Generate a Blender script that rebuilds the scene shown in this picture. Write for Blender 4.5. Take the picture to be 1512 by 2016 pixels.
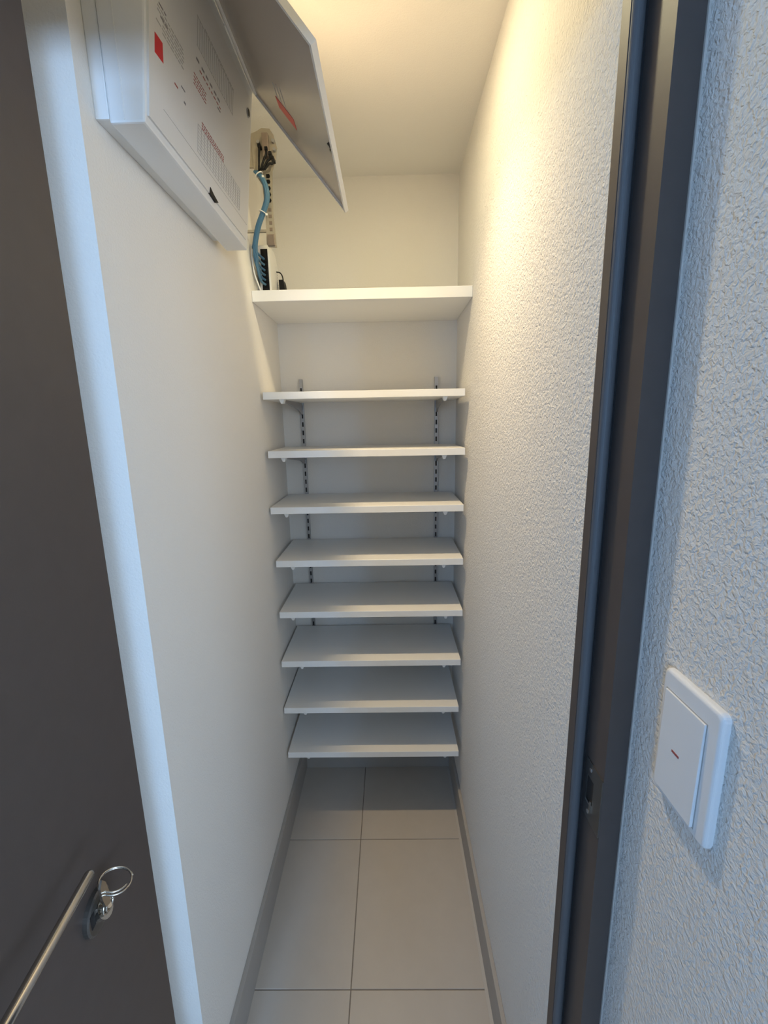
import bpy, bmesh, math, random
from mathutils import Vector, Matrix

for o in list(bpy.data.objects):
    bpy.data.objects.remove(o, do_unlink=True)
scene = bpy.context.scene
C = scene.collection
S = 1.069            # plan units -> metres (plan was measured with the eye at 1.45)
H = 1.45

# ------------------------------------------------------------------ camera
cd = bpy.data.cameras.new('camera')
cam = bpy.data.objects.new('camera', cd)
C.objects.link(cam)
Xr = Vector((0.9998, 0.0102, -0.0183))       # image right in the room
Dn = Vector((-0.0159, -0.2002, -0.9796))     # image down
Fw = Vector((-0.0136, 0.9797, -0.2000))      # forward
Fw.normalize()
Rt = (Xr - Fw * Xr.dot(Fw)).normalized()
Up = Rt.cross(Fw)
M = Matrix((Rt, Up, -Fw)).transposed().to_4x4()
M.translation = Vector((0, 0, H * S))
cam.matrix_world = M
cd.sensor_fit = 'VERTICAL'
cd.sensor_height = 24.0
cd.lens = 866.0 / 2016.0 * 24.0
cd.clip_start = 0.01
scene.camera = cam

# ------------------------------------------------------------------ world, light, exposure
w = bpy.data.worlds.new('sky'); scene.world = w; w.use_nodes = True
bg = w.node_tree.nodes['Background']
bg.inputs['Color'].default_value = (0.42, 0.62, 1.0, 1)
bg.inputs['Strength'].default_value = 0.3

LAMP_STRENGTH = 325.0
LAMP_COLOR = (1.0, 0.89, 0.56, 1)
SPOT_POWER = 35.0
SPOT_COLOR = (1.0, 0.74, 0.46)
al = bpy.data.lights.new('daylight', 'AREA')
al.shape = 'RECTANGLE'; al.size = 1.4; al.size_y = 1.15
al.energy = 67.0
al.color = (0.58, 0.76, 1.0)
alo = bpy.data.objects.new('daylight', al); C.objects.link(alo)
alo.location = (1.50, -1.97, 1.69)
alo.rotation_euler = (math.radians(90), 0, 0)    # shines towards +y through the added, unseen hall window
FILL_LEFT = 35.0
al2 = bpy.data.lights.new('daylight_fill_left', 'AREA')
al2.shape = 'RECTANGLE'; al2.size = 0.55; al2.size_y = 1.15
al2.energy = FILL_LEFT; al2.color = (0.29, 0.56, 1.0)
alo2 = bpy.data.objects.new('daylight_fill_left', al2); C.objects.link(alo2)
alo2.location = (-0.86, -1.97, 1.69)
alo2.rotation_euler = (math.radians(90), 0, 0)   # added cool fill for the switch wall, through the made-up left window

vs = scene.view_settings
vs.view_transform = 'Standard'; vs.look = 'None'; vs.gamma = 1.0
vs.exposure = 0.06
try: vs.use_curve_mapping = False
except Exception: pass

# ------------------------------------------------------------------ materials
def mat(name, col, rough=0.5, metal=0.0, bump=None, var=0.0, varscale=6.0, spec=0.5, emit=None, trans=0.0, coat=0.0, coords='Object'):
    m = bpy.data.materials.new(name); m.use_nodes = True
    nt = m.node_tree; b = nt.nodes['Principled BSDF']
    b.inputs['Base Color'].default_value = (*col, 1)
    b.inputs['Roughness'].default_value = rough
    b.inputs['Metallic'].default_value = metal
    b.inputs['Specular IOR Level'].default_value = spec
    b.inputs['Transmission Weight'].default_value = trans
    b.inputs['Coat Weight'].default_value = coat
    tc = nt.nodes.new('ShaderNodeTexCoord')
    if var > 0:
        n = nt.nodes.new('ShaderNodeTexNoise'); n.inputs['Scale'].default_value = varscale
        n.inputs['Detail'].default_value = 4
        nt.links.new(tc.outputs[coords], n.inputs['Vector'])
        mx = nt.nodes.new('ShaderNodeMix'); mx.data_type = 'RGBA'
        mx.inputs['A'].default_value = (*[c * (1 - var) for c in col], 1)
        mx.inputs['B'].default_value = (*[min(1, c * (1 + var)) for c in col], 1)
        nt.links.new(n.outputs['Fac'], mx.inputs['Factor'])
        nt.links.new(mx.outputs['Result'], b.inputs['Base Color'])
    if bump:
        last = None
        for (sc, strength, dist, det) in bump:
            n = nt.nodes.new('ShaderNodeTexNoise'); n.inputs['Scale'].default_value = sc
            n.inputs['Detail'].default_value = det
            n.inputs['Distortion'].default_value = 0.6
            nt.links.new(tc.outputs[coords], n.inputs['Vector'])
            bp = nt.nodes.new('ShaderNodeBump')
            bp.inputs['Strength'].default_value = strength
            bp.inputs['Distance'].default_value = dist
            nt.links.new(n.outputs['Fac'], bp.inputs['Height'])
            if last: nt.links.new(last.outputs['Normal'], bp.inputs['Normal'])
            last = bp
        nt.links.new(last.outputs['Normal'], b.inputs['Normal'])
    if emit:
        b.inputs['Emission Color'].default_value = emit[0]
        b.inputs['Emission Strength'].default_value = emit[1]
    return m

M_plaster = mat('plaster', (0.83, 0.81, 0.775), 0.75, bump=[(195, 1.0, 0.0034, 2), (60, 0.3, 0.003, 1)], spec=0.3)
M_plaster_fine = mat('plaster_fine', (0.83, 0.805, 0.755), 0.8, bump=[(220, 0.45, 0.0018, 2)], spec=0.25)
M_ceiling = mat('ceiling_paint', (0.82, 0.80, 0.76), 0.85, bump=[(240, 0.3, 0.0014, 2)], spec=0.2)
M_tile = mat('floor_tile', (0.53, 0.485, 0.43), 0.42, var=0.05, varscale=18, bump=[(320, 0.12, 0.0006, 2)])
M_grout = mat('grout', (0.24, 0.21, 0.18), 0.9, var=0.15, varscale=60)
M_base = mat('skirting', (0.40, 0.375, 0.345), 0.5, var=0.05, varscale=20)
M_sealant = mat('sealant', (0.55, 0.52, 0.48), 0.5)
M_laminate = mat('dark_laminate', (0.082, 0.066, 0.060), 0.5, var=0.10, varscale=40, bump=[(420, 0.12, 0.0004, 2)])
M_rubber = mat('rubber_seal', (0.115, 0.12, 0.13), 0.55)
M_gap = mat('dark_cavity', (0.012, 0.012, 0.013), 0.8)
M_shelf = mat('white_melamine', (0.88, 0.875, 0.85), 0.38, var=0.012, varscale=9)
M_steel = mat('zinc_steel', (0.40, 0.40, 0.41), 0.42, metal=0.85, var=0.08, varscale=50)
M_slot_shade = mat('slot_shade', (0.015, 0.015, 0.016), 0.8)  # near-black colour for the shade behind the rail slots
M_clip = mat('white_plastic', (0.82, 0.82, 0.80), 0.4)
M_box = mat('enclosure_plastic', (0.78, 0.79, 0.79), 0.38, var=0.012, varscale=10)
M_panel = mat('panel_plastic', (0.74, 0.74, 0.73), 0.33)
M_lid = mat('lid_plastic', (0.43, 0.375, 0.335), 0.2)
M_lid_edge = mat('lid_edge', (0.80, 0.80, 0.79), 0.35)
M_ink = mat('print_grey', (0.23, 0.22, 0.23), 0.6)
M_inklt = mat('print_light_grey', (0.46, 0.45, 0.44), 0.6)
M_inkred = mat('print_red', (0.36, 0.09, 0.08), 0.6)
M_red = mat('red_sticker', (0.62, 0.035, 0.04), 0.45)
M_black = mat('black_plastic', (0.006, 0.006, 0.007), 0.55, spec=0.25)
M_blue = mat('blue_cable', (0.05, 0.15, 0.27), 0.5)
M_blue2 = mat('blue_cable_pale', (0.08, 0.19, 0.30), 0.5)
M_router = mat('router_white', (0.84, 0.83, 0.80), 0.4)
M_tie = mat('cable_tie', (0.85, 0.85, 0.83), 0.4)
M_cream = mat('aged_metal', (0.42, 0.375, 0.30), 0.45, metal=0.35, var=0.12, varscale=60)
M_copper = mat('splitter_metal', (0.30, 0.24, 0.20), 0.4, metal=0.6, var=0.1, varscale=80)
M_chrome = mat('polished_steel', (0.62, 0.60, 0.56), 0.16, metal=1.0)
M_dkmetal = mat('dark_plate_metal', (0.13, 0.125, 0.12), 0.35, metal=0.7)
M_switch = mat('switch_plastic', (0.84, 0.85, 0.86), 0.32)
M_window = mat('window_white', (0.85, 0.85, 0.85), 0.4)
M_lamp = mat('lamp_glow', (0.9, 0.9, 0.85), 0.5, emit=(LAMP_COLOR, LAMP_STRENGTH))
M_lampring = mat('lamp_ring', (0.85, 0.85, 0.83), 0.4)

# ------------------------------------------------------------------ helpers (coordinates in plan units)
def tag(o, label=None, cat=None, group=None, kind=None):
    if label: o['label'] = label
    if cat: o['category'] = cat
    if group: o['group'] = group
    if kind: o['kind'] = kind
    return o

def empty(name, loc, **k):
    o = bpy.data.objects.new(name, None); C.objects.link(o)
    o.empty_display_size = 0.05
    o.location = Vector(loc) * S
    o['_o'] = list(loc)
    tag(o, k.get('label'), k.get('cat'), k.get('group'), k.get('kind'))
    return o

def origin_of(o):
    return Vector(o['_o']) if (o is not None and '_o' in o) else Vector((0, 0, 0))

def build(name, bm, m, parent=None, smooth=False, origin=None, **k):
    """link a bmesh given in plan coordinates as one mesh object"""
    po = origin_of(parent) if parent else Vector((0, 0, 0))
    if parent is not None:
        lo = po
    else:
        if origin is None:
            xs = [v.co for v in bm.verts]
            origin = (sum(v.x for v in xs) / len(xs), sum(v.y for v in xs) / len(xs), min(v.z for v in xs))
        lo = Vector(origin)
    for v in bm.verts: v.co = (v.co - lo) * S
    bmesh.ops.recalc_face_normals(bm, faces=bm.faces[:])
    me = bpy.data.meshes.new(name); bm.to_mesh(me); bm.free()
    for mm in (m if isinstance(m, (list, tuple)) else [m]): me.materials.append(mm)
    if smooth:
        for p in me.polygons: p.use_smooth = True
    o = bpy.data.objects.new(name, me); C.objects.link(o)
    o['_o'] = list(lo)
    if parent is not None:
        o.parent = parent
    else:
        o.location = lo * S
    tag(o, k.get('label'), k.get('cat'), k.get('group'), k.get('kind'))
    return o

def new(): return bmesh.new()

def hexa(bm, pts, bevel=0.0, seg=2):
    vs_ = [bm.verts.new(p) for p in pts]
    fs = [(0, 3, 2, 1), (4, 5, 6, 7), (0, 1, 5, 4), (1, 2, 6, 5), (2, 3, 7, 6), (3, 0, 4, 7)]
    faces = [bm.faces.new([vs_[i] for i in f]) for f in fs]
    if bevel > 0:
        es = list({e for f in faces for e in f.edges})
        bmesh.ops.bevel(bm, geom=es, offset=bevel, segments=seg, affect='EDGES', profile=0.6)
    return bm

def box(bm, x0, x1, y0, y1, z0, z1, bevel=0.0, seg=2):
    return hexa(bm, [(x0, y0, z0), (x1, y0, z0), (x1, y1, z0), (x0, y1, z0), (x0, y0, z1), (x1, y0, z1), (x1, y1, z1), (x0, y1, z1)], bevel, seg)

def bx(*a, **k):
    return box(new(), *a, **k)

def prism(bm, poly, fn, d0, d1):
    """poly of (p,q); fn(p,q,d)->xyz"""
    A = [bm.verts.new(fn(p, q, d0)) for p, q in poly]
    B = [bm.verts.new(fn(p, q, d1)) for p, q in poly]
    n = len(poly)
    bm.faces.new(A); bm.faces.new(B[::-1])
    for i in range(n):
        j = (i + 1) % n
        bm.faces.new([A[i], A[j], B[j], B[i]])
    return bm

def spline(pts, n=6):
    pts = [Vector(p) for p in pts]
    P = [pts[0] * 2 - pts[1]] + pts + [pts[-1] * 2 - pts[-2]]
    out = []
    for i in range(1, len(P) - 2):
        a, b, c, d = P[i - 1], P[i], P[i + 1], P[i + 2]
        for k in range(n):
            t = k / n
            out.append(0.5 * ((2 * b) + (c - a) * t + (2 * a - 5 * b + 4 * c - d) * t * t + (3 * b - a - 3 * c + d) * t ** 3))
    out.append(pts[-1])
    return out

def tube(bm, pts, r, sides=8, closed=False, caps=True, radii=None):
    pts = [Vector(p) for p in pts]
    n = len(pts); rings = []
    prevn = None
    for i, p in enumerate(pts):
        if closed: t = (pts[(i + 1) % n] - pts[i - 1])
        else: t = pts[min(i + 1, n - 1)] - pts[max(i - 1, 0)]
        t.normalize()
        if prevn is None:
            a = Vector((0, 0, 1)) if abs(t.z) < 0.9 else Vector((1, 0, 0))
            nn = a - t * a.dot(t)
        else:
            nn = prevn - t * prevn.dot(t)
        nn.normalize(); prevn = nn
        bb = t.cross(nn)
        rr = radii[i] if radii else r
        rings.append([bm.verts.new(p + (nn * math.cos(2 * math.pi * k / sides) + bb * math.sin(2 * math.pi * k / sides)) * rr) for k in range(sides)])
    m_ = n if closed else n - 1
    for i in range(m_):
        A, B = rings[i], rings[(i + 1) % n]
        for k in range(sides):
            bm.faces.new([A[k], A[(k + 1) % sides], B[(k + 1) % sides], B[k]])
    if caps and not closed:
        bm.faces.new(rings[0][::-1]); bm.faces.new(rings[-1])
    return bm

# ------------------------------------------------------------------ the setting
XL, XR, YB, ZC = -0.385, 0.245, 1.64, 2.245
YC = 0.644                       # front corner of the left closet wall
YF0, YF1 = 0.474, 0.545          # frame front and back
XH = 0.290                       # hall wall with the switch
HX0, HX1, HY0 = -1.10, 2.10, -1.70   # extent of the hall behind the viewer
YE = 0.13                        # where the switch wall ends and the hall widens

# floor: grout bed with tiles
fl = build('floor', bx(HX0 - .1, HX1 + .1, HY0 - .1, YB + .12, -0.10, -0.0018), M_grout, origin=(0, 0, -0.1),
           label='floor of large warm grey tiles with thin dark joints', cat='floor', kind='structure')
T = 0.4225; gx0 = -0.1219; gy0 = 1.2975; gw = 0.0014
tile_cache = {}
def clip_tile(x0, x1, y0, y1):
    key = (round(x1 - x0, 4), round(y1 - y0, 4))
    if key not in tile_cache:
        b = bx(-(x1 - x0) / 2, (x1 - x0) / 2, -(y1 - y0) / 2, (y1 - y0) / 2, -0.009, 0.0, bevel=0.0008, seg=1)
        for v in b.verts: v.co *= S
        bmesh.ops.recalc_face_normals(b, faces=b.faces[:])
        me = bpy.data.meshes.new('tile'); b.to_mesh(me); b.free(); me.materials.append(M_tile)
        tile_cache[key] = me
    o = bpy.data.objects.new('tile', tile_cache[key]); C.objects.link(o)
    o.parent = fl
    o.location = (Vector(((x0 + x1) / 2, (y0 + y1) / 2, 0)) - origin_of(fl)) * S
for j in range(-7, 2):
    for i in range(-4, 6):
        x0 = gx0 + i * T; x1 = x0 + T
        y0 = gy0 + (j - 1) * T; y1 = y0 + T
        mid = (y0 + y1) / 2
        lox, hix = HX0, (XH if y1 > YE + .02 else HX1)
        if y1 > YF1 + 0.02: lox, hix = max(lox, XL - 0.075), min(hix, XR)
        if y0 >= YF1 - 0.0: lox = XL
        x0, x1 = max(x0, lox), min(x1, hix)
        y0, y1 = max(y0, HY0), min(y1, YB)
        if x1 - x0 < 0.02 or y1 - y0 < 0.02: continue
        clip_tile(x0 + gw, x1 - gw, y0 + gw, y1 - gw)

def wall(name, b, label, m=None):
    return build(name, b, m or M_plaster, label=label, cat='wall', kind='structure')

wall('wall_back', bx(XL - .1, XR + .1, YB, YB + .1, -0.02, ZC), 'white plaster wall at the back behind the slotted rails', M_plaster_fine)
wall('wall_left', bx(XL - .17, XL, YC, YB, -0.02, ZC), 'white plaster closet wall on the left under the fuse box', M_plaster_fine)
wall('wall_right', bx(XR, XR + .14, YF1, YB, -0.02, ZC), 'rough white plaster closet wall on the right of the shelves')
wall('wall_front', bx(HX0 - .1, -0.494, YF0, YF1, -0.02, ZC), 'white hall wall on the left behind the dark door')
wall('wall_recess', bx(XL - .17, XL - .075, YF1, YC, -0.02, ZC), 'white wall return beside the door frame')
wall('wall_lintel', bx(-0.494, XH, YF0, YF1, 1.945, ZC), 'white wall above the door frame')
wall('wall_hall_right', bx(XH, XH + .1, YE, YF1, -0.02, ZC), 'rough white plaster wall carrying the light switch')
wall('wall_hall_side', bx(XH + .1, HX1 + .1, YE, YE + .1, -0.02, ZC), 'white hall wall round the corner behind the viewer')
wall('wall_hall_far', bx(HX1, HX1 + .1, HY0, YE, -0.02, ZC), 'white hall wall far to the right behind the viewer')
wall('wall_hall_left', bx(HX0 - .1, HX0, HY0, YF0, -0.02, ZC), 'white hall wall far to the left')
# rear wall of the hall with openings for the two added windows behind the viewer
wx0, wx1, wz0, wz1 = 0.75, 2.05, 1.05, 2.12
b = new()
vx0, vx1 = -1.05, -0.55
box(b, HX0 - .1, vx0, HY0 - .1, HY0, -0.02, ZC); box(b, vx1, wx0, HY0 - .1, HY0, -0.02, ZC)
box(b, vx0, vx1, HY0 - .1, HY0, -0.02, wz0); box(b, vx0, vx1, HY0 - .1, HY0, wz1, ZC)
box(b, wx1, HX1 + .1, HY0 - .1, HY0, -0.02, ZC)
box(b, wx0, wx1, HY0 - .1, HY0, -0.02, wz0); box(b, wx0, wx1, HY0 - .1, HY0, wz1, ZC)
wall('wall_hall_rear', b, 'white hall wall with added window openings behind the viewer')
wn = empty('added_window_1', (1.40, HY0, wz0), label='white framed hall window added to let in cool daylight', cat='window', kind='structure')  # unseen window, made up to supply the cool daylight
b = new()
box(b, wx0, wx0 + .05, HY0 - .07, HY0 - .02, wz0, wz1); box(b, wx1 - .05, wx1, HY0 - .07, HY0 - .02, wz0, wz1)
box(b, wx0 + .05, wx1 - .05, HY0 - .07, HY0 - .02, wz0, wz0 + .05); box(b, wx0 + .05, wx1 - .05, HY0 - .07, HY0 - .02, wz1 - .05, wz1)
box(b, 1.375, 1.425, HY0 - .07, HY0 - .02, wz0 + .05, wz1 - .05)
build('added_window_frame', b, M_window, wn)
wn2 = empty('added_window_2', (-0.80, HY0, wz0), label='narrow white framed hall window added on the left behind the viewer', cat='window', kind='structure')  # unseen second window, made up to bring cool light onto the switch wall
b = new()
box(b, vx0, vx0 + .05, HY0 - .07, HY0 - .02, wz0, wz1); box(b, vx1 - .05, vx1, HY0 - .07, HY0 - .02, wz0, wz1)
box(b, vx0 + .05, vx1 - .05, HY0 - .07, HY0 - .02, wz0, wz0 + .05); box(b, vx0 + .05, vx1 - .05, HY0 - .07, HY0 - .02, wz1 - .05, wz1)
build('added_window_frame', b, M_window, wn2)

build('ceiling', bx(HX0 - .1, HX1 + .1, HY0 - .1, YB + .1, ZC, ZC + .1), M_ceiling, label='off-white ceiling above the closet shelves', cat='ceiling', kind='structure')

# skirting
SKX0, SKX1, SKH = -0.3737, 0.2345, 0.112
def skirt(name, bms, label):
    build(name, bms, M_base, label=label, cat='skirting board', kind='structure')
skirt('baseboard_left', bx(XL, SKX0, YC, YB, 0, SKH, bevel=0.0015), 'grey skirting board along the foot of the left wall')
skirt('baseboard_right', bx(SKX1, XR, YF1 + .002, YB, 0, SKH, bevel=0.0015), 'grey skirting board along the foot of the right wall')
skirt('baseboard_back', bx(SKX0, SKX1, YB - .010, YB, 0, SKH, bevel=0.0015), 'grey skirting board behind the lowest shelf')
build('trim_2', bx(SKX1 - .0085, SKX1, YF1 + .01, YB - .010, 0, 0.0012), M_sealant, label='pale sealant joint beside the right skirting board', cat='joint', kind='structure')

# ------------------------------------------------------------------ door frame
fr = empty('trim_1', (0, YF0, 0), label='dark brown door frame with rubber seal around the closet opening', cat='door frame', kind='structure')
ZJ, ZT = 1.905, 1.945
JX = 0.262
yl = 0.5265                      # step between rebate and stop
b = new()
prism(b, [(JX, YF0), (XH, YF0), (XH, YF1), (XR, YF1), (XR, yl), (JX, yl)], lambda p, q, d: (p, q, d), 0, ZT)
jr = build('jamb', b, M_laminate, fr)
b = new()
prism(b, [(-0.449, YF0), (-0.494, YF0), (-0.494, YF1), (-0.434, YF1), (-0.434, yl), (-0.449, yl)], lambda p, q, d: (p, q, d), 0, ZT)
build('jamb', b, M_laminate, fr)
b = new()
box(b, -0.449, JX, YF0, YF1, ZJ + .015, ZT); box(b, -0.434, XR, yl, YF1, ZJ, ZJ + .015)
build('head', b, M_laminate, fr)
# rubber seal: rounded bulb against the stop, facing the hall
b = new()
for (cx_, cy_, rx, ry) in ((0.2525, yl - .0005, 0.0068, 0.0062),):
    pr = []
    for k in range(13):
        a = math.pi * k / 12
        pr.append((cx_ + rx * math.cos(a), cy_ - ry * math.sin(a)))
    prism(b, pr, lambda p, q, d: (p, q, d), 0.0, ZJ)
build('seal', b, M_rubber, fr, smooth=False)
build('seal_groove', bx(0.2597, 0.2619, yl - .0012, yl, 0.0, ZJ), M_gap, fr)
build('sealant_bead', bx(XH - .0018, XH, YF0 - .0022, YF0, 0, ZT), M_sealant, fr)
# strike plate with latch opening
b = new()
sx0, sx1 = JX - .0012, JX
def sp(y0, y1, z0, z1): box(b, sx0, sx1, y0, y1, z0, z1)
py0, py1, pz0, pz1 = 0.4752, 0.5185, 0.918, 1.004
hy0, hy1, hz0, hz1 = 0.4955, 0.5135, 0.946, 0.981
sp(py0, hy0, pz0, pz1); sp(hy1, py1, pz0, pz1); sp(hy0, hy1, pz0, hz0); sp(hy0, hy1, hz1, pz1)
# curved lip wrapping the front edge
box(b, JX - .0016, JX + .0004, py0 - .0010, py0 + .0006, pz0 + .002, pz1 - .001)
stp = build('strike_plate', b, M_dkmetal, fr)
build('latch_opening', bx(JX - .0004, JX, hy0, hy1, hz0, hz1), M_gap, stp)
b = new()
box(b, JX - .0035, JX - .0008, hy0 + .001, hy0 + .0030, hz0 - .012, hz0 + .006)
box(b, JX - .0030, JX - .0010, hy0 + .002, hy1 - .003, hz0 - .002, hz0 + .001)
build('latch_tongue', b, M_chrome, stp)
for zz in (pz1 - .010, pz0 + .012):
    b = new()
    tube(b, [(JX - .0022, 0.5045, zz), (JX - .0005, 0.5045, zz)], 0.0028, 10)
    build('screw', b, M_steel, stp)

# ------------------------------------------------------------------ door leaf (opened towards the viewer)
A2 = Vector((-0.34, 0.50)); U2 = Vector((0.1055, -0.9944)); N2 = Vector((0.9944, 0.1055))
def dp(a, bb, z):
    q = A2 + U2 * a + N2 * bb
    return (q.x, q.y, z)
dr = empty('door_1', dp(0, -.0375, 0.008), label='dark brown laminate closet door standing open on the left', cat='door', kind='structure')
def dbox(bm, a0, a1, b0, b1, z0, z1, bevel=0.0, seg=1):
    return hexa(bm, [dp(a0, b0, z0), dp(a1, b0, z0), dp(a1, b1, z0), dp(a0, b1, z0), dp(a0, b0, z1), dp(a1, b0, z1), dp(a1, b1, z1), dp(a0, b1, z1)], bevel, seg)
build('leaf', dbox(new(), 0, 0.63, -.0375, 0, 0.008, 1.895, bevel=0.0012), M_laminate, dr)
# lever handle: straight bar parallel to the leaf with its neck nearer to the free edge
bz = 1.033
p1 = Vector((-0.2920, 0.3403, bz)); dirb = Vector((0.1055, -0.9944, 0))
p3 = p1 + dirb * 0.150
hd = build('lever_handle', tube(new(), [p1, p1 + dirb * .002, p1 + dirb * 0.140, p3 + Vector((-.004, 0, 0)), p3 + Vector((-.012, -.003, 0)), p3 + Vector((-.034, -.003, 0))], 0.0045, 12,
           radii=[.0036, .0045, .0045, .0048, .0050, .0052]), M_chrome, dr, smooth=True)
ra = (Vector((p3.x, p3.y)) - A2).dot(U2)
build('rosette', tube(new(), [dp(ra, 0.0, bz), dp(ra, 0.007, bz)], 0.024, 28), M_chrome, dr)
# keyhole escutcheon
LK = (0.1235, 0.937)
ec = build('escutcheon', tube(new(), [dp(LK[0], 0, LK[1]), dp(LK[0], 0.0045, LK[1]), dp(LK[0], 0.006, LK[1])], 0.0225, 28, radii=[.0225, .0225, .0205]), M_dkmetal, dr)
build('lock_collar', tube(new(), [dp(LK[0], 0.006, LK[1]), dp(LK[0], 0.012, LK[1] + .003)], 0.0105, 20), M_chrome, ec)
build('keyhole', dbox(new(), LK[0] + .010, LK[0] + .017, .0058, .0064, LK[1] - .004, LK[1] + .012), M_gap, ec)

# key with split ring
ky = empty('key', dp(LK[0], 0.012, LK[1] + .003), label='small steel key with a split ring in the door lock', cat='key')
b = new()
tube(b, [dp(LK[0], 0.010, LK[1] + .002), dp(LK[0] + .001, 0.0155, LK[1] + .008)], 0.0038, 12)
build('key_stem', b, M_chrome, ky)
b = new()
for (t0, r) in ((0.0145, .0078), (0.0175, .0068)):
    c0 = Vector(dp(LK[0] + .001, t0, LK[1] + .007 + (t0 - .0145)))
    ring = []
    for k in range(20):
        an = 2 * math.pi * k / 20
        ring.append(c0 + Vector((U2.x, U2.y, 0)) * (r * math.cos(an)) + Vector((0, 0, 1)) * (r * math.sin(an)) * 0.9)
    tube(b, ring, 0.0014, 8, closed=True)
build('key_collar', b, M_chrome, ky, smooth=True)
b = new()
kb = [(0.1250, 0.948), (0.1330, 0.952), (0.1365, 0.966), (0.1370, 0.980), (0.1320, 0.986), (0.1270, 0.978), (0.1240, 0.962)]
prism(b, kb, lambda p, q, d: dp(p, d, q), 0.0165, 0.0190)
build('key_bow', b, M_chrome, ky)
b = new()
rc = Vector(dp(0.1175, 0.0225, 0.9665))
pts = []
for k in range(53):
    an = 2 * math.pi * k / 28 + 2.2
    rr = 0.0158 - 0.0022 * (k / 52)
    e1 = Vector((U2.x, U2.y, 0)); e2 = Vector((N2.x, N2.y, 0)) * 1.05 + Vector((0, 0, -0.30))
    pts.append(rc + e1 * (rr * math.cos(an)) + e2 * (rr * math.sin(an)) + Vector((0, 0, 0.0050 * (k / 52) - .002)))
tube(b, pts, 0.0010, 7)
build('split_ring', b, M_chrome, ky, smooth=True)

# ------------------------------------------------------------------ light switch
sw = empty('light_switch', (XH, 0.375, 1.06), label='white rocker light switch with a small red mark on the textured wall', cat='light switch')
def rrect(y0, y1, z0, z1, r, n=6):
    out = []
    for (cy_, cz_, a0) in ((y1 - r, z1 - r, 0), (y0 + r, z1 - r, 90), (y0 + r, z0 + r, 180), (y1 - r, z0 + r, 270)):
        for k in range(n + 1):
            a = math.radians(a0 + 90 * k / n)
            out.append((cy_ + r * math.cos(a), cz_ + r * math.sin(a)))
    return out
def plate(bm, loops):
    """stack of loops [(poly, x)] joined into one closed skin"""
    rings = [[bm.verts.new((x, p, q)) for p, q in poly] for poly, x in loops]
    n = len(rings[0])
    for a, c in zip(rings[:-1], rings[1:]):
        for i in range(n):
            bm.faces.new([a[i], a[(i + 1) % n], c[(i + 1) % n], c[i]])
    bm.faces.new(rings[0][::-1]); bm.faces.new(rings[-1])
    return bm
SY0, SY1, SZ0, SZ1 = 0.3345, 0.4165, 1.0590, 1.1990
loops = [(rrect(SY0 + .0012, SY1 - .0012, SZ0 + .0012, SZ1 - .0012, .006), XH), (rrect(SY0 + .0012, SY1 - .0012, SZ0 + .0012, SZ1 - .0012, .006), XH - .0014),
         (rrect(SY0, SY1, SZ0, SZ1, .007), XH - .0018)]
for k in range(7):
    an = math.pi / 2 * k / 6
    i = .0042 * (1 - math.cos(an))
    loops.append((rrect(SY0 + i, SY1 - i, SZ0 + i, SZ1 - i, .007 - i * .6), XH - .0046 - .0042 * math.sin(an)))
build('switch_plate', plate(new(), loops), M_switch, sw, smooth=False)
RY0, RY1, RZ0, RZ1 = 0.3510, 0.4080, 1.0690, 1.1785
build('rocker_gap', bx(XH - .0090, XH - .0086, RY0 - .0012, RY1 + .0012, RZ0 - .0012, RZ1 + .0012), M_inklt, sw)
# rocker: pressed at the foot, standing proud
rk = build('rocker', hexa(new(), [(XH - .0086, RY0, RZ0), (XH - .0086, RY1, RZ0), (XH - .0120, RY1, RZ0), (XH - .0120, RY0, RZ0),
           (XH - .0086, RY0, RZ1), (XH - .0086, RY1, RZ1), (XH - .0108, RY1, RZ1), (XH - .0108, RY0, RZ1)], bevel=.0006), M_switch, sw)
build('indicator_mark', bx(XH - .0118, XH - .0112, 0.3765, 0.3870, 1.1215, 1.1238), M_inkred, rk)

# ------------------------------------------------------------------ shelves
YS = 1.36
top = build('closet_shelf', bx(XL + .0005, XR - .0005, 1.350, YB - .0005, 1.7945, 1.8245, bevel=.0008, seg=1), M_shelf,
            label='thick white top shelf spanning both walls with the router on it', cat='shelf')
RX = (-0.3121, 0.1730)
def make_rail(x, label):
    e = empty('wall_rail', (x, YB, 0.16), label=label, cat='shelf rail', group='slotted shelf rails')
    z0, z1, hw, dep = 0.20, 1.605, 0.0062, 0.0095
    b = new()
    yf = YB - dep
    box(b, x - hw, x - hw + .0013, yf, YB, z0, z1); box(b, x + hw - .0013, x + hw, yf, YB, z0, z1)
    box(b, x - hw, x - .0028, yf - .0009, yf, z0, z1); box(b, x + .0028, x + hw, yf - .0009, yf, z0, z1)
    z = 1.575; pitch = 0.02995
    prev = z1
    while z > z0 + .02:
        box(b, x - .0028, x + .0028, yf - .0009, yf, z, prev)
        prev = z - 0.0165
        z -= pitch
    box(b, x - .0028, x + .0028, yf - .0009, yf, z0, prev)
    build('channel', b, M_steel, e)
    build('slot_shade_strip', bx(x - .0032, x + .0032, yf + .0004, yf + .0014, z0 + .002, z1 - .002), M_slot_shade, e)  # dark backing strip, shade of the hollow channel put into its colour
    return e
make_rail(RX[0], 'left slotted steel shelf rail on the back wall')
make_rail(RX[1], 'right slotted steel shelf rail on the back wall')

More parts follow.
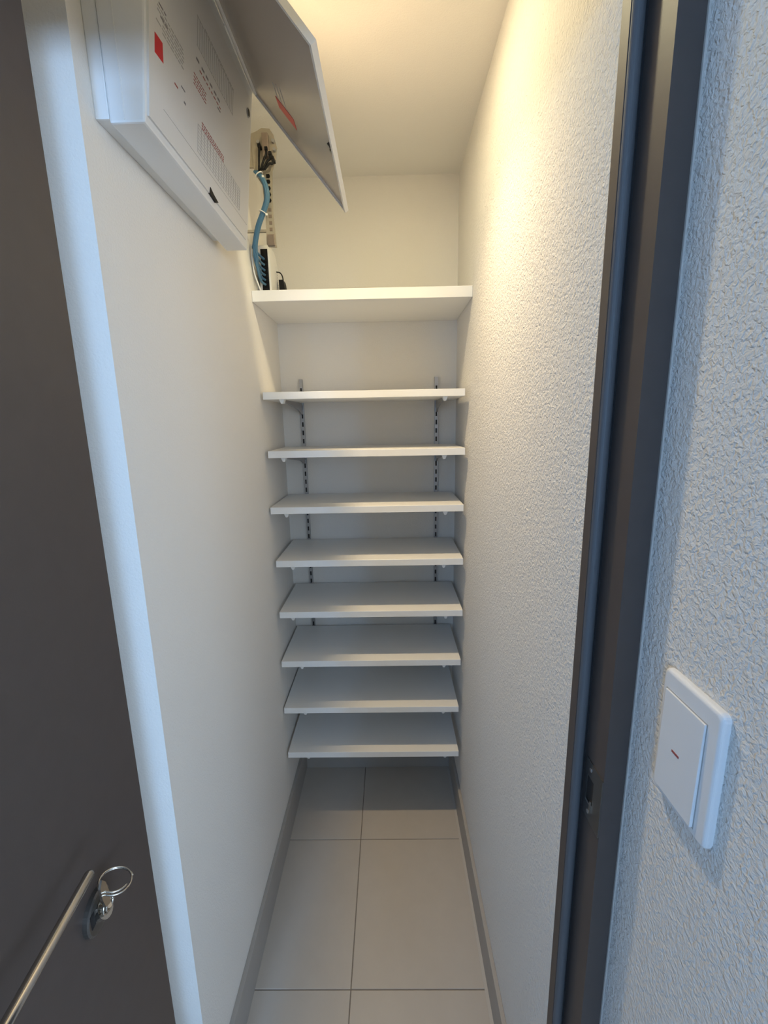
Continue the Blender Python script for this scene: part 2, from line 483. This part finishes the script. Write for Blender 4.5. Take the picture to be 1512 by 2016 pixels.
rows = [  # x0, x1, z top
    (-0.3765, 0.2302, 1.5445), (-0.3735, 0.2333, 1.3688), (-0.3782, 0.2318, 1.1920), (-0.3722, 0.2334, 1.0158),
    (-0.3724, 0.2348, 0.8380), (-0.3775, 0.2311, 0.6590), (-0.3800, 0.2271, 0.4810), (-0.3769, 0.2298, 0.3030)]
clipx = [(-0.322, 0.172), (-0.328, 0.171), (-0.330, 0.176), (-0.320, 0.172), (-0.330, 0.180), (-0.310, 0.176), (-0.308, 0.175), (-0.306, 0.183)]
names = ['highest narrow white shelf on brackets, just below the thick top shelf', 'second bracket shelf from the top, seen edge on',
         'third bracket shelf from the top, white board on steel brackets', 'fourth bracket shelf from the top, white board on steel brackets',
         'fourth bracket shelf from the floor, white board on steel brackets', 'third bracket shelf from the floor, white board on steel brackets',
         'second bracket shelf from the floor, white board on steel brackets', 'lowest white bracket shelf above the bare tiles']
TH = 0.0215
for (x0, x1, zt), cxs, lab in zip(rows, clipx, names):
    e = empty('bracket_shelf', ((x0 + x1) / 2, YB, zt - TH), label=lab, cat='shelf', group='bracket shelves on two rails')
    build('shelf_board', bx(x0, x1, YS, YB - .0125, zt - TH, zt, bevel=.0007, seg=1), M_shelf, e)
    for rx, cx_ in zip(RX, cxs):
        zb = zt - TH
        b = new()
        prof = [(YB - .0100, zb), (YB - .0100, zb - .040), (YB - .022, zb - .041), (YB - .070, zb - .026), (YS + .055, zb - .008), (YS + .022, zb - .006), (YS + .022, zb)]
        rxx = lambda y: rx + (cx_ - rx) * (YB - y) / (YB - YS)
        prism(b, prof, lambda p, q, d: (rxx(p) + d, p, q), -.0022, .0022)
        br = build('bracket', b, M_steel, e)
        b = new()
        hexa(b, [(cx_ - .0032, YS + .010, zb - .0125), (cx_ + .0032, YS + .010, zb - .0125), (cx_ + .0032, YS + .028, zb - .0125), (cx_ - .0032, YS + .028, zb - .0125),
                 (cx_ - .0078, YS + .007, zb), (cx_ + .0078, YS + .007, zb), (cx_ + .0078, YS + .030, zb), (cx_ - .0078, YS + .030, zb)])
        build('end_clip', b, M_clip, br)

# ------------------------------------------------------------------ fuse box
FY0, FY1 = 0.674, 1.105
fz0, fz1 = 1.847, 2.1454
fx0, fx1 = -0.3175, -0.282
fb = empty('fuse_box', (XL, (FY0 + FY1) / 2, fz0), label='white wall fuse box with its hinged lid hanging open', cat='fuse box')
build('back_box', bx(XL, -0.3655, FY0 + .002, FY1 - .025, fz0 + .006, fz1 + .03, bevel=.002), M_box, fb)
b = new()
hexa(b, [(-0.3650, FY0, fz0), (fx0, FY0, fz0), (fx0, FY1, fz0 - .006), (-0.3650, FY1, fz0 - .006),
         (-0.3650, FY0, fz1 + .028), (fx1 + .002, FY0, fz1 + .016), (fx1 + .002, FY1, fz1 + .016), (-0.3650, FY1, fz1 + .028)], bevel=.003)
build('front_frame', b, M_box, fb)
fn_d = Vector((fx1 - fx0, 0, fz1 - fz0)); fn_n = Vector((fz1 - fz0, 0, -(fx1 - fx0))).normalized()
def fp(s, t, d=0.0):
    p = Vector((fx0, FY0 + s * (FY1 - FY0), fz0)) + fn_d * t + fn_n * d
    return (p.x, p.y, p.z)
def fquad(bm, s0, s1, t0, t1, d0, d1):
    return hexa(bm, [fp(s0, t0, d0), fp(s1, t0, d0), fp(s1, t1, d0), fp(s0, t1, d0), fp(s0, t0, d1), fp(s1, t0, d1), fp(s1, t1, d1), fp(s0, t1, d1)])
pn = build('cover_panel', fquad(new(), 0.012, 0.965, 0.035, 0.93, -.001, .0030), M_panel, fb)
def fprint(name, quads, m, d=.0034):
    b = new()
    for q in quads:
        if len(q) == 4 and not isinstance(q[0], tuple):
            s0, s1, t0, t1 = q; fquad(b, s0, s1, t0, t1, .0026, d)
        else:
            prism(b, q, lambda p, r, dd: fp(p, r, dd), .0026, d)
    return build(name, b, m, pn)
rng = random.Random(4)
def words(s0, s1, t, h, wmin=.012, wmax=.03, gap=.006):
    out = []; s = s0
    while s < s1:
        wd = min(rng.uniform(wmin, wmax), s1 - s)
        if wd > .004: out.append((s, s + wd, t, t + h))
        s += wd + gap
    return out
fprint('red_sticker', [[(0.045, 0.384), (0.092, 0.389), (0.098, 0.316), (0.045, 0.309)]], M_red)
q = []
for t in (0.50, 0.485, 0.47, 0.455, 0.44, 0.425): q += words(0.05 + rng.uniform(0, .05), 0.24, t, .0055)
fprint('printed_text', q, M_inklt)
fprint('printed_text', words(0.07, 0.125, 0.515, .006) + words(0.08, .13, .475, .007), M_ink)
fprint('printed_text', [(0.174, 0.198, 0.306, 0.313)], M_inkred)
fprint('printed_text', [(0.222, 0.251, 0.339, 0.345), (0.244, 0.257, 0.288, 0.297)], M_ink)
# circuit table at the top: ruled columns
q = [(0.34, 0.72, 0.636, 0.638), (0.34, 0.72, 0.765, 0.767)]
for k in range(20):
    s = 0.345 + k * 0.0195
    q.append((s, s + .0022, 0.638, 0.765))
fprint('printed_table', q, M_inklt)
fprint('printed_text', words(0.41, 0.72, 0.772, .006), M_inklt)
q = [(s - .012, s + .012, 0.571, 0.581) for s in (0.351, 0.398, 0.436, 0.475, 0.517, 0.554)] + [(.545, .575, .527, .534)]
fprint('printed_text', q, M_ink)
fprint('printed_text', words(0.37, 0.58, 0.545, .006, .01, .022, .012), M_inkred)
q = []
for t in (0.49, 0.475, 0.46, 0.445): q += words(0.32, 0.43, t, .0045, .01, .02)
fprint('printed_text', q, M_inkred)
q = []
for t in (0.325, 0.312, 0.299): q += words(0.395, 0.625, t, .0055, .012, .024, .006)
fprint('printed_text', q, M_inkred)
q = []
for k in range(9): q.append((0.36, 0.84, 0.16 + k * .0165, 0.161 + k * .0165))
for k in range(17): q.append((0.36 + k * .03, 0.3615 + k * .03, 0.16, 0.292))
fprint('printed_table', q, M_inklt)
fprint('panel_joint', [(0.10, 0.96, 0.135, 0.1362)], M_inklt)
# latch slot and lock
lt = build('latch_slot', prism(new(), [(0.480, 0.034), (0.548, 0.024), (0.572, 0.040), (0.522, 0.052), (0.484, 0.068)], lambda p, r, d: fp(p, r, d), .0002, .0042), M_black, fb)
cc = Vector(fp(0.919, 0.821, 0)); 
b = new(); tube(b, [cc, cc + fn_n * .005], 0.0085, 18)
lk = build('panel_lock', b, M_inklt, fb)
b = new(); tube(b, [cc + fn_n * .0048, cc + fn_n * .0056], 0.0062, 16); build('lock_slot', b, M_black, lk)
build('side_rib', bx(-0.345, -0.3435, FY0 - .0008, FY0, fz0 + .004, fz1 + .02), M_lid_edge, fb)
# lid hinged on the top edge
hg = Vector((-0.2800, 0, 2.1500)); ou = Vector((-0.0886, 0, 1.9147))
ld = (ou - hg); ldn = Vector((ld.z, 0, -ld.x)).normalized()      # towards below / the panel
LY0, LY1 = 0.655, 1.107
def lp(s, t, d=0.0):
    p = hg + ld * t + ldn * d
    return (p.x, LY0 + s * (LY1 - LY0), p.z)
def lquad(bm, s0, s1, t0, t1, d0, d1):
    return hexa(bm, [lp(s0, t0, d0), lp(s1, t0, d0), lp(s1, t1, d0), lp(s0, t1, d0), lp(s0, t0, d1), lp(s1, t0, d1), lp(s1, t1, d1), lp(s0, t1, d1)])
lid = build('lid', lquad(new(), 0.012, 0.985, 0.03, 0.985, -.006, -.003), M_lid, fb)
b = new()
lquad(b, 0, 0.0135, 0, 1, -.0075, .0015); lquad(b, 0.9865, 1, 0, 1, -.0075, .0015); lquad(b, 0.0135, 0.9865, 0.983, 1, -.0075, .0015); lquad(b, 0.0135, 0.9865, 0, 0.032, -.0075, .0015)
build('lid_rim', b, M_lid_edge, lid)
def lprint(name, quads, m):
    b = new()
    for s0, s1, t0, t1 in quads: lquad(b, s0, s1, t0, t1, -.0032, -.0024)
    return build(name, b, m, lid)
lprint('red_sticker', [(0.715, 0.785, 0.375, 0.545)], M_red)
lprint('printed_text', [(0.62, 0.70, 0.40, 0.405), (0.60, 0.70, 0.44, 0.444), (0.58, 0.69, 0.48, 0.484)], M_inklt)
b = new()
for t in (0.955, 0.972):
    c0 = Vector(lp(0.50 + (t - .955) * 1.2, t, -.003)); tube(b, [c0, c0 + ldn * .004], .0042, 12)
build('lid_latch', b, M_dkmetal, lid)
for s in (0.30, 0.62): build('hinge', lquad(new(), s, s + .14, -0.012, 0.012, -.004, .004), M_lid_edge, lid)

# ------------------------------------------------------------------ patch strip, router, cables
YP = 1.33
ps = empty('patch_strip', (XL, YP, 1.927), label='vertical metal connection strip on the left wall above the router', cat='patch panel')
poly = [(-0.352, 2.2000), (-0.335, 2.2059), (-0.3224, 2.2125), (-0.3011, 2.2108), (-0.2914, 2.1967), (-0.2840, 2.1674), (-0.2884, 2.1415), (-0.2998, 2.1145),
        (-0.3030, 2.0700), (-0.3045, 2.0113), (-0.3001, 1.9271), (-0.3230, 1.9290), (-0.3275, 1.9366), (-0.3249, 2.0117), (-0.3290, 2.0800), (-0.3480, 2.1100)]
build('strip_plate', prism(new(), poly, lambda p, q, d: (p, d, q), YP, YP + .004), M_cream, ps)
b = new()
box(b, XL, -0.330, YP + .004, YP + .012, 2.125, 2.20); build('wall_bracket', b, M_cream, ps)
build('wall_bracket', bx(XL, -0.322, YP + .004, YP + .012, 1.968, 1.974), M_cream, ps)
build('splitter', bx(-0.3195, -0.3035, YP - .014, YP, 2.140, 2.195, bevel=.0015), M_copper, ps)
for (x, z) in ((-0.3315, 2.178), (-0.292, 2.180), (-0.290, 2.160)):
    b = new(); tube(b, [(x, YP - .008, z), (x, YP, z)], .0042, 10); build('coax_socket', b, M_steel, ps)
for z in (2.1005, 2.0872, 2.0715, 2.0570, 2.0422):
    build('port', prism(new(), [(-0.3165, z - .0045), (-0.3085, z - .0045), (-0.3065, z), (-0.3085, z + .0045), (-0.3165, z + .0045)], lambda p, q, d: (p, d, q), YP - .002, YP), M_black, ps)
for z in (2.020, 2.004, 1.988, 1.972):
    build('blank_port', bx(-0.3165, -0.3085, YP - .001, YP, z - .004, z + .004), M_copper, ps)
build('end_bracket', bx(-0.3235, -0.3040, YP - .006, YP, 1.931, 1.958, bevel=.001), M_copper, ps)

def cable(name, pts, r, m, label, group=None, cat='cable', n=6, sides=8):
    return build(name, tube(new(), spline(pts, n), r, sides), m, smooth=True, label=label, cat=cat, group=group, origin=pts[-1])
# black plugs / leads
leads = [((-0.3273, 2.1649), 'straight'), ((-0.3090, 2.1562), 'long'), ((-0.2991, 2.1442), 'bent'), ((-0.2931, 2.1322), 'short')]
lead_lab = ['black patch lead nearest the fuse box on the connection strip', 'second black patch lead from the fuse box', 'third black patch lead from the fuse box', 'black patch lead farthest from the fuse box']
for i, ((x, z), _) in enumerate(leads):
    e = empty('patch_lead', (x, YP - .012, z), label=lead_lab[i], cat='cable', group='black patch leads on the strip')
    ex, ez = -0.3310 + i * .0052, 2.106 - i * 0.0005
    mx_, mz = (x * .60 + ex * .40), (z * .5 + ez * .5)
    yo = YP - .014 - .002 * i
    build('lead', tube(new(), spline([(x, yo, z), (x - .0005, yo, z - .012), (mx_, yo - .002, mz), (ex, yo - .003, ez)], 5), .0029, 8), M_black, e, smooth=True)
    build('plug', bx(x - .0040, x + .0040, yo - .0038, YP, z - .004, z + .004, bevel=.0008, seg=1), M_black, e)
# blue bundle running down to the router
base = [(-0.3420, 1.322, 2.108), (-0.3265, 1.318, 2.092), (-0.3165, 1.316, 2.067), (-0.3165, 1.318, 2.040), (-0.3285, 1.322, 2.013),
        (-0.3480, 1.330, 1.979), (-0.3640, 1.345, 1.940), (-0.3715, 1.360, 1.912)]
offs = [(-.004, .0, .001), (.003, -.003, 0), (-.001, -.004, -.002), (.004, .002, 0), (-.003, .003, .002), (.0005, .001, .0)]
pz = [1.9265, 1.9110, 1.8965, 1.8830, 1.8700, 1.8570]
ordn = ['highest', 'second highest', 'third highest', 'third lowest', 'second lowest', 'lowest']
for i in range(6):
    o3 = offs[i]
    pts = [(x + o3[0], y + o3[1], z + o3[2]) for x, y, z in base]
    drop = 1.912 - pz[i]
    pts[-1] = (pts[-1][0] + .003, pts[-1][1], max(pts[-1][2] - .15 * drop, pz[i] + .010))
    if i >= 3: pts.append((-0.3690 + (i - 3) * .001, 1.378, pz[i] + .016))
    pts.append((-0.3655, 1.397, pz[i] + .0035))
    pts.append((-0.3590, 1.4135, pz[i]))
    cable('network_cable', pts, .0034, M_blue if i % 2 == 0 else M_blue2, 'blue network cable of the bundle ending in the %s router port' % ordn[i], 'blue network cables')
for (c0, r, nm) in (((-0.3320, 1.317, 2.0985), .0098, 'upper'), ((-0.3300, 1.3225, 2.0105), .0100, 'lower')):
    b = new(); rg = []
    for k in range(22):
        an = 2 * math.pi * k / 22
        d1 = Vector((0.88, 0, 0.47 if nm == 'upper' else -0.45)); d1.normalize()
        rg.append(Vector(c0) + d1 * (r * math.cos(an)) + Vector((0, 1, 0)) * (r * math.sin(an)))
    tube(b, rg, .0014, 6, closed=True)
    box(b, c0[0] + r * .8, c0[0] + r * .8 + .005, c0[1] - r * .6, c0[1] - r * .6 + .004, c0[2] - .009, c0[2] - .004)
    build('cable_tie', b, M_tie, smooth=False, label='%s white cable tie around the blue network cables' % nm, cat='cable tie', group='cable ties on the bundle')
cable('white_cable', [(-0.378, 1.36, 1.945), (-0.3800, 1.365, 1.910), (-0.3785, 1.372, 1.875), (-0.3715, 1.38, 1.848), (-0.3650, 1.385, 1.8275)], .0022, M_router, 'thin white cable hanging beside the blue bundle by the wall')

# router
ro = empty('router', (-0.36, 1.46, 1.8245), label='white upright router with a black port strip on the top shelf', cat='router')
rx0, rx1 = -0.3775, -0.3440
ry0, ry1 = 1.420, 1.515
prof = [(ry0, 1.8245), (ry1, 1.8245), (ry1, 1.930), (ry1 - .010, 1.955), (ry1 - .035, 1.9680), (ry0 + .006, 1.9690), (ry0, 1.9640)]
b = prism(new(), prof, lambda p, q, d: (d, p, q), rx0, rx1)
bmesh.ops.bevel(b, geom=[e for e in b.edges], offset=.0018, segments=2, affect='EDGES')
rb = build('router_body', b, M_router, ro)
pc = build('port_strip', bx(-0.3695, -0.3490, ry0 - .0012, ry0, 1.8255, 1.9560), M_black, ro)
for z in pz: build('port', bx(-0.3665, -0.3520, ry0 - .0030, ry0 - .0012, z - .0052, z + .0052), M_black, pc)
for k in range(12):
    z = 1.838 + k * .0072
    build('vent', bx(rx1, rx1 + .0003, ry1 - .0065, ry1 - .002, z, z + .0024), M_inklt, rb)
# power plug and its lead
pa = empty('power_adapter', (-0.330, 1.50, 1.8245), label='black power plug standing right of the router', cat='power plug')
b = new()
prism(b, [(-0.3365, 1.8245), (-0.3150, 1.8245), (-0.3215, 1.8860), (-0.3230, 1.8925), (-0.3365, 1.8925)], lambda p, q, d: (p, d, q), 1.490, 1.525)
build('plug_body', b, M_black, pa)
build('lead', tube(new(), spline([(-0.3440, 1.497, 1.9170), (-0.3335, 1.499, 1.9150), (-0.3270, 1.501, 1.9060), (-0.3245, 1.502, 1.8900)], 6), .0019, 8), M_black, pa, smooth=True)

# ------------------------------------------------------------------ ceiling lamp (just above the frame)
LX, LY = -0.062, 0.972
lm = empty('ceiling_lamp', (LX, LY, ZC - .02), label='small round ceiling spotlight above the closet', cat='ceiling lamp')
b = new()
ro_, ri_ = 0.040, 0.031
n = 32
rings = []
for (r, z) in ((ro_, ZC), (ro_, ZC - .004), (ri_ + .003, ZC - .006), (ri_, ZC - .005), (ri_, ZC)):
    rings.append([b.verts.new((LX + r * math.cos(2 * math.pi * k / n), LY + r * math.sin(2 * math.pi * k / n), z)) for k in range(n)])
for a, c in zip(rings[:-1], rings[1:]):
    for k in range(n): b.faces.new([a[k], a[(k + 1) % n], c[(k + 1) % n], c[k]])
build('lamp_ring', b, M_lampring, lm)
b = new()
rings = []
for (r, z) in ((ri_ - .001, ZC - .003), (ri_ * .80, ZC - .0075), (ri_ * .4, ZC - .009)):
    rings.append([b.verts.new((LX + r * math.cos(2 * math.pi * k / 16), LY + r * math.sin(2 * math.pi * k / 16), z)) for k in range(16)])
for a, c in zip(rings[:-1], rings[1:]):
    for k in range(16): b.faces.new([a[k], a[(k + 1) % 16], c[(k + 1) % 16], c[k]])
b.faces.new(rings[-1])
build('lamp_lens', b, M_lamp, lm)
sl = bpy.data.lights.new('lamp_beam', 'SPOT')
sl.energy = SPOT_POWER; sl.color = SPOT_COLOR
sl.spot_size = math.radians(110); sl.spot_blend = 1.0; sl.shadow_soft_size = 0.026
slo = bpy.data.objects.new('lamp_beam', sl); C.objects.link(slo)
slo.parent = lm; slo.location = (0, 0, 0.004)

for o in bpy.data.objects:
    if '_o' in o: del o['_o']
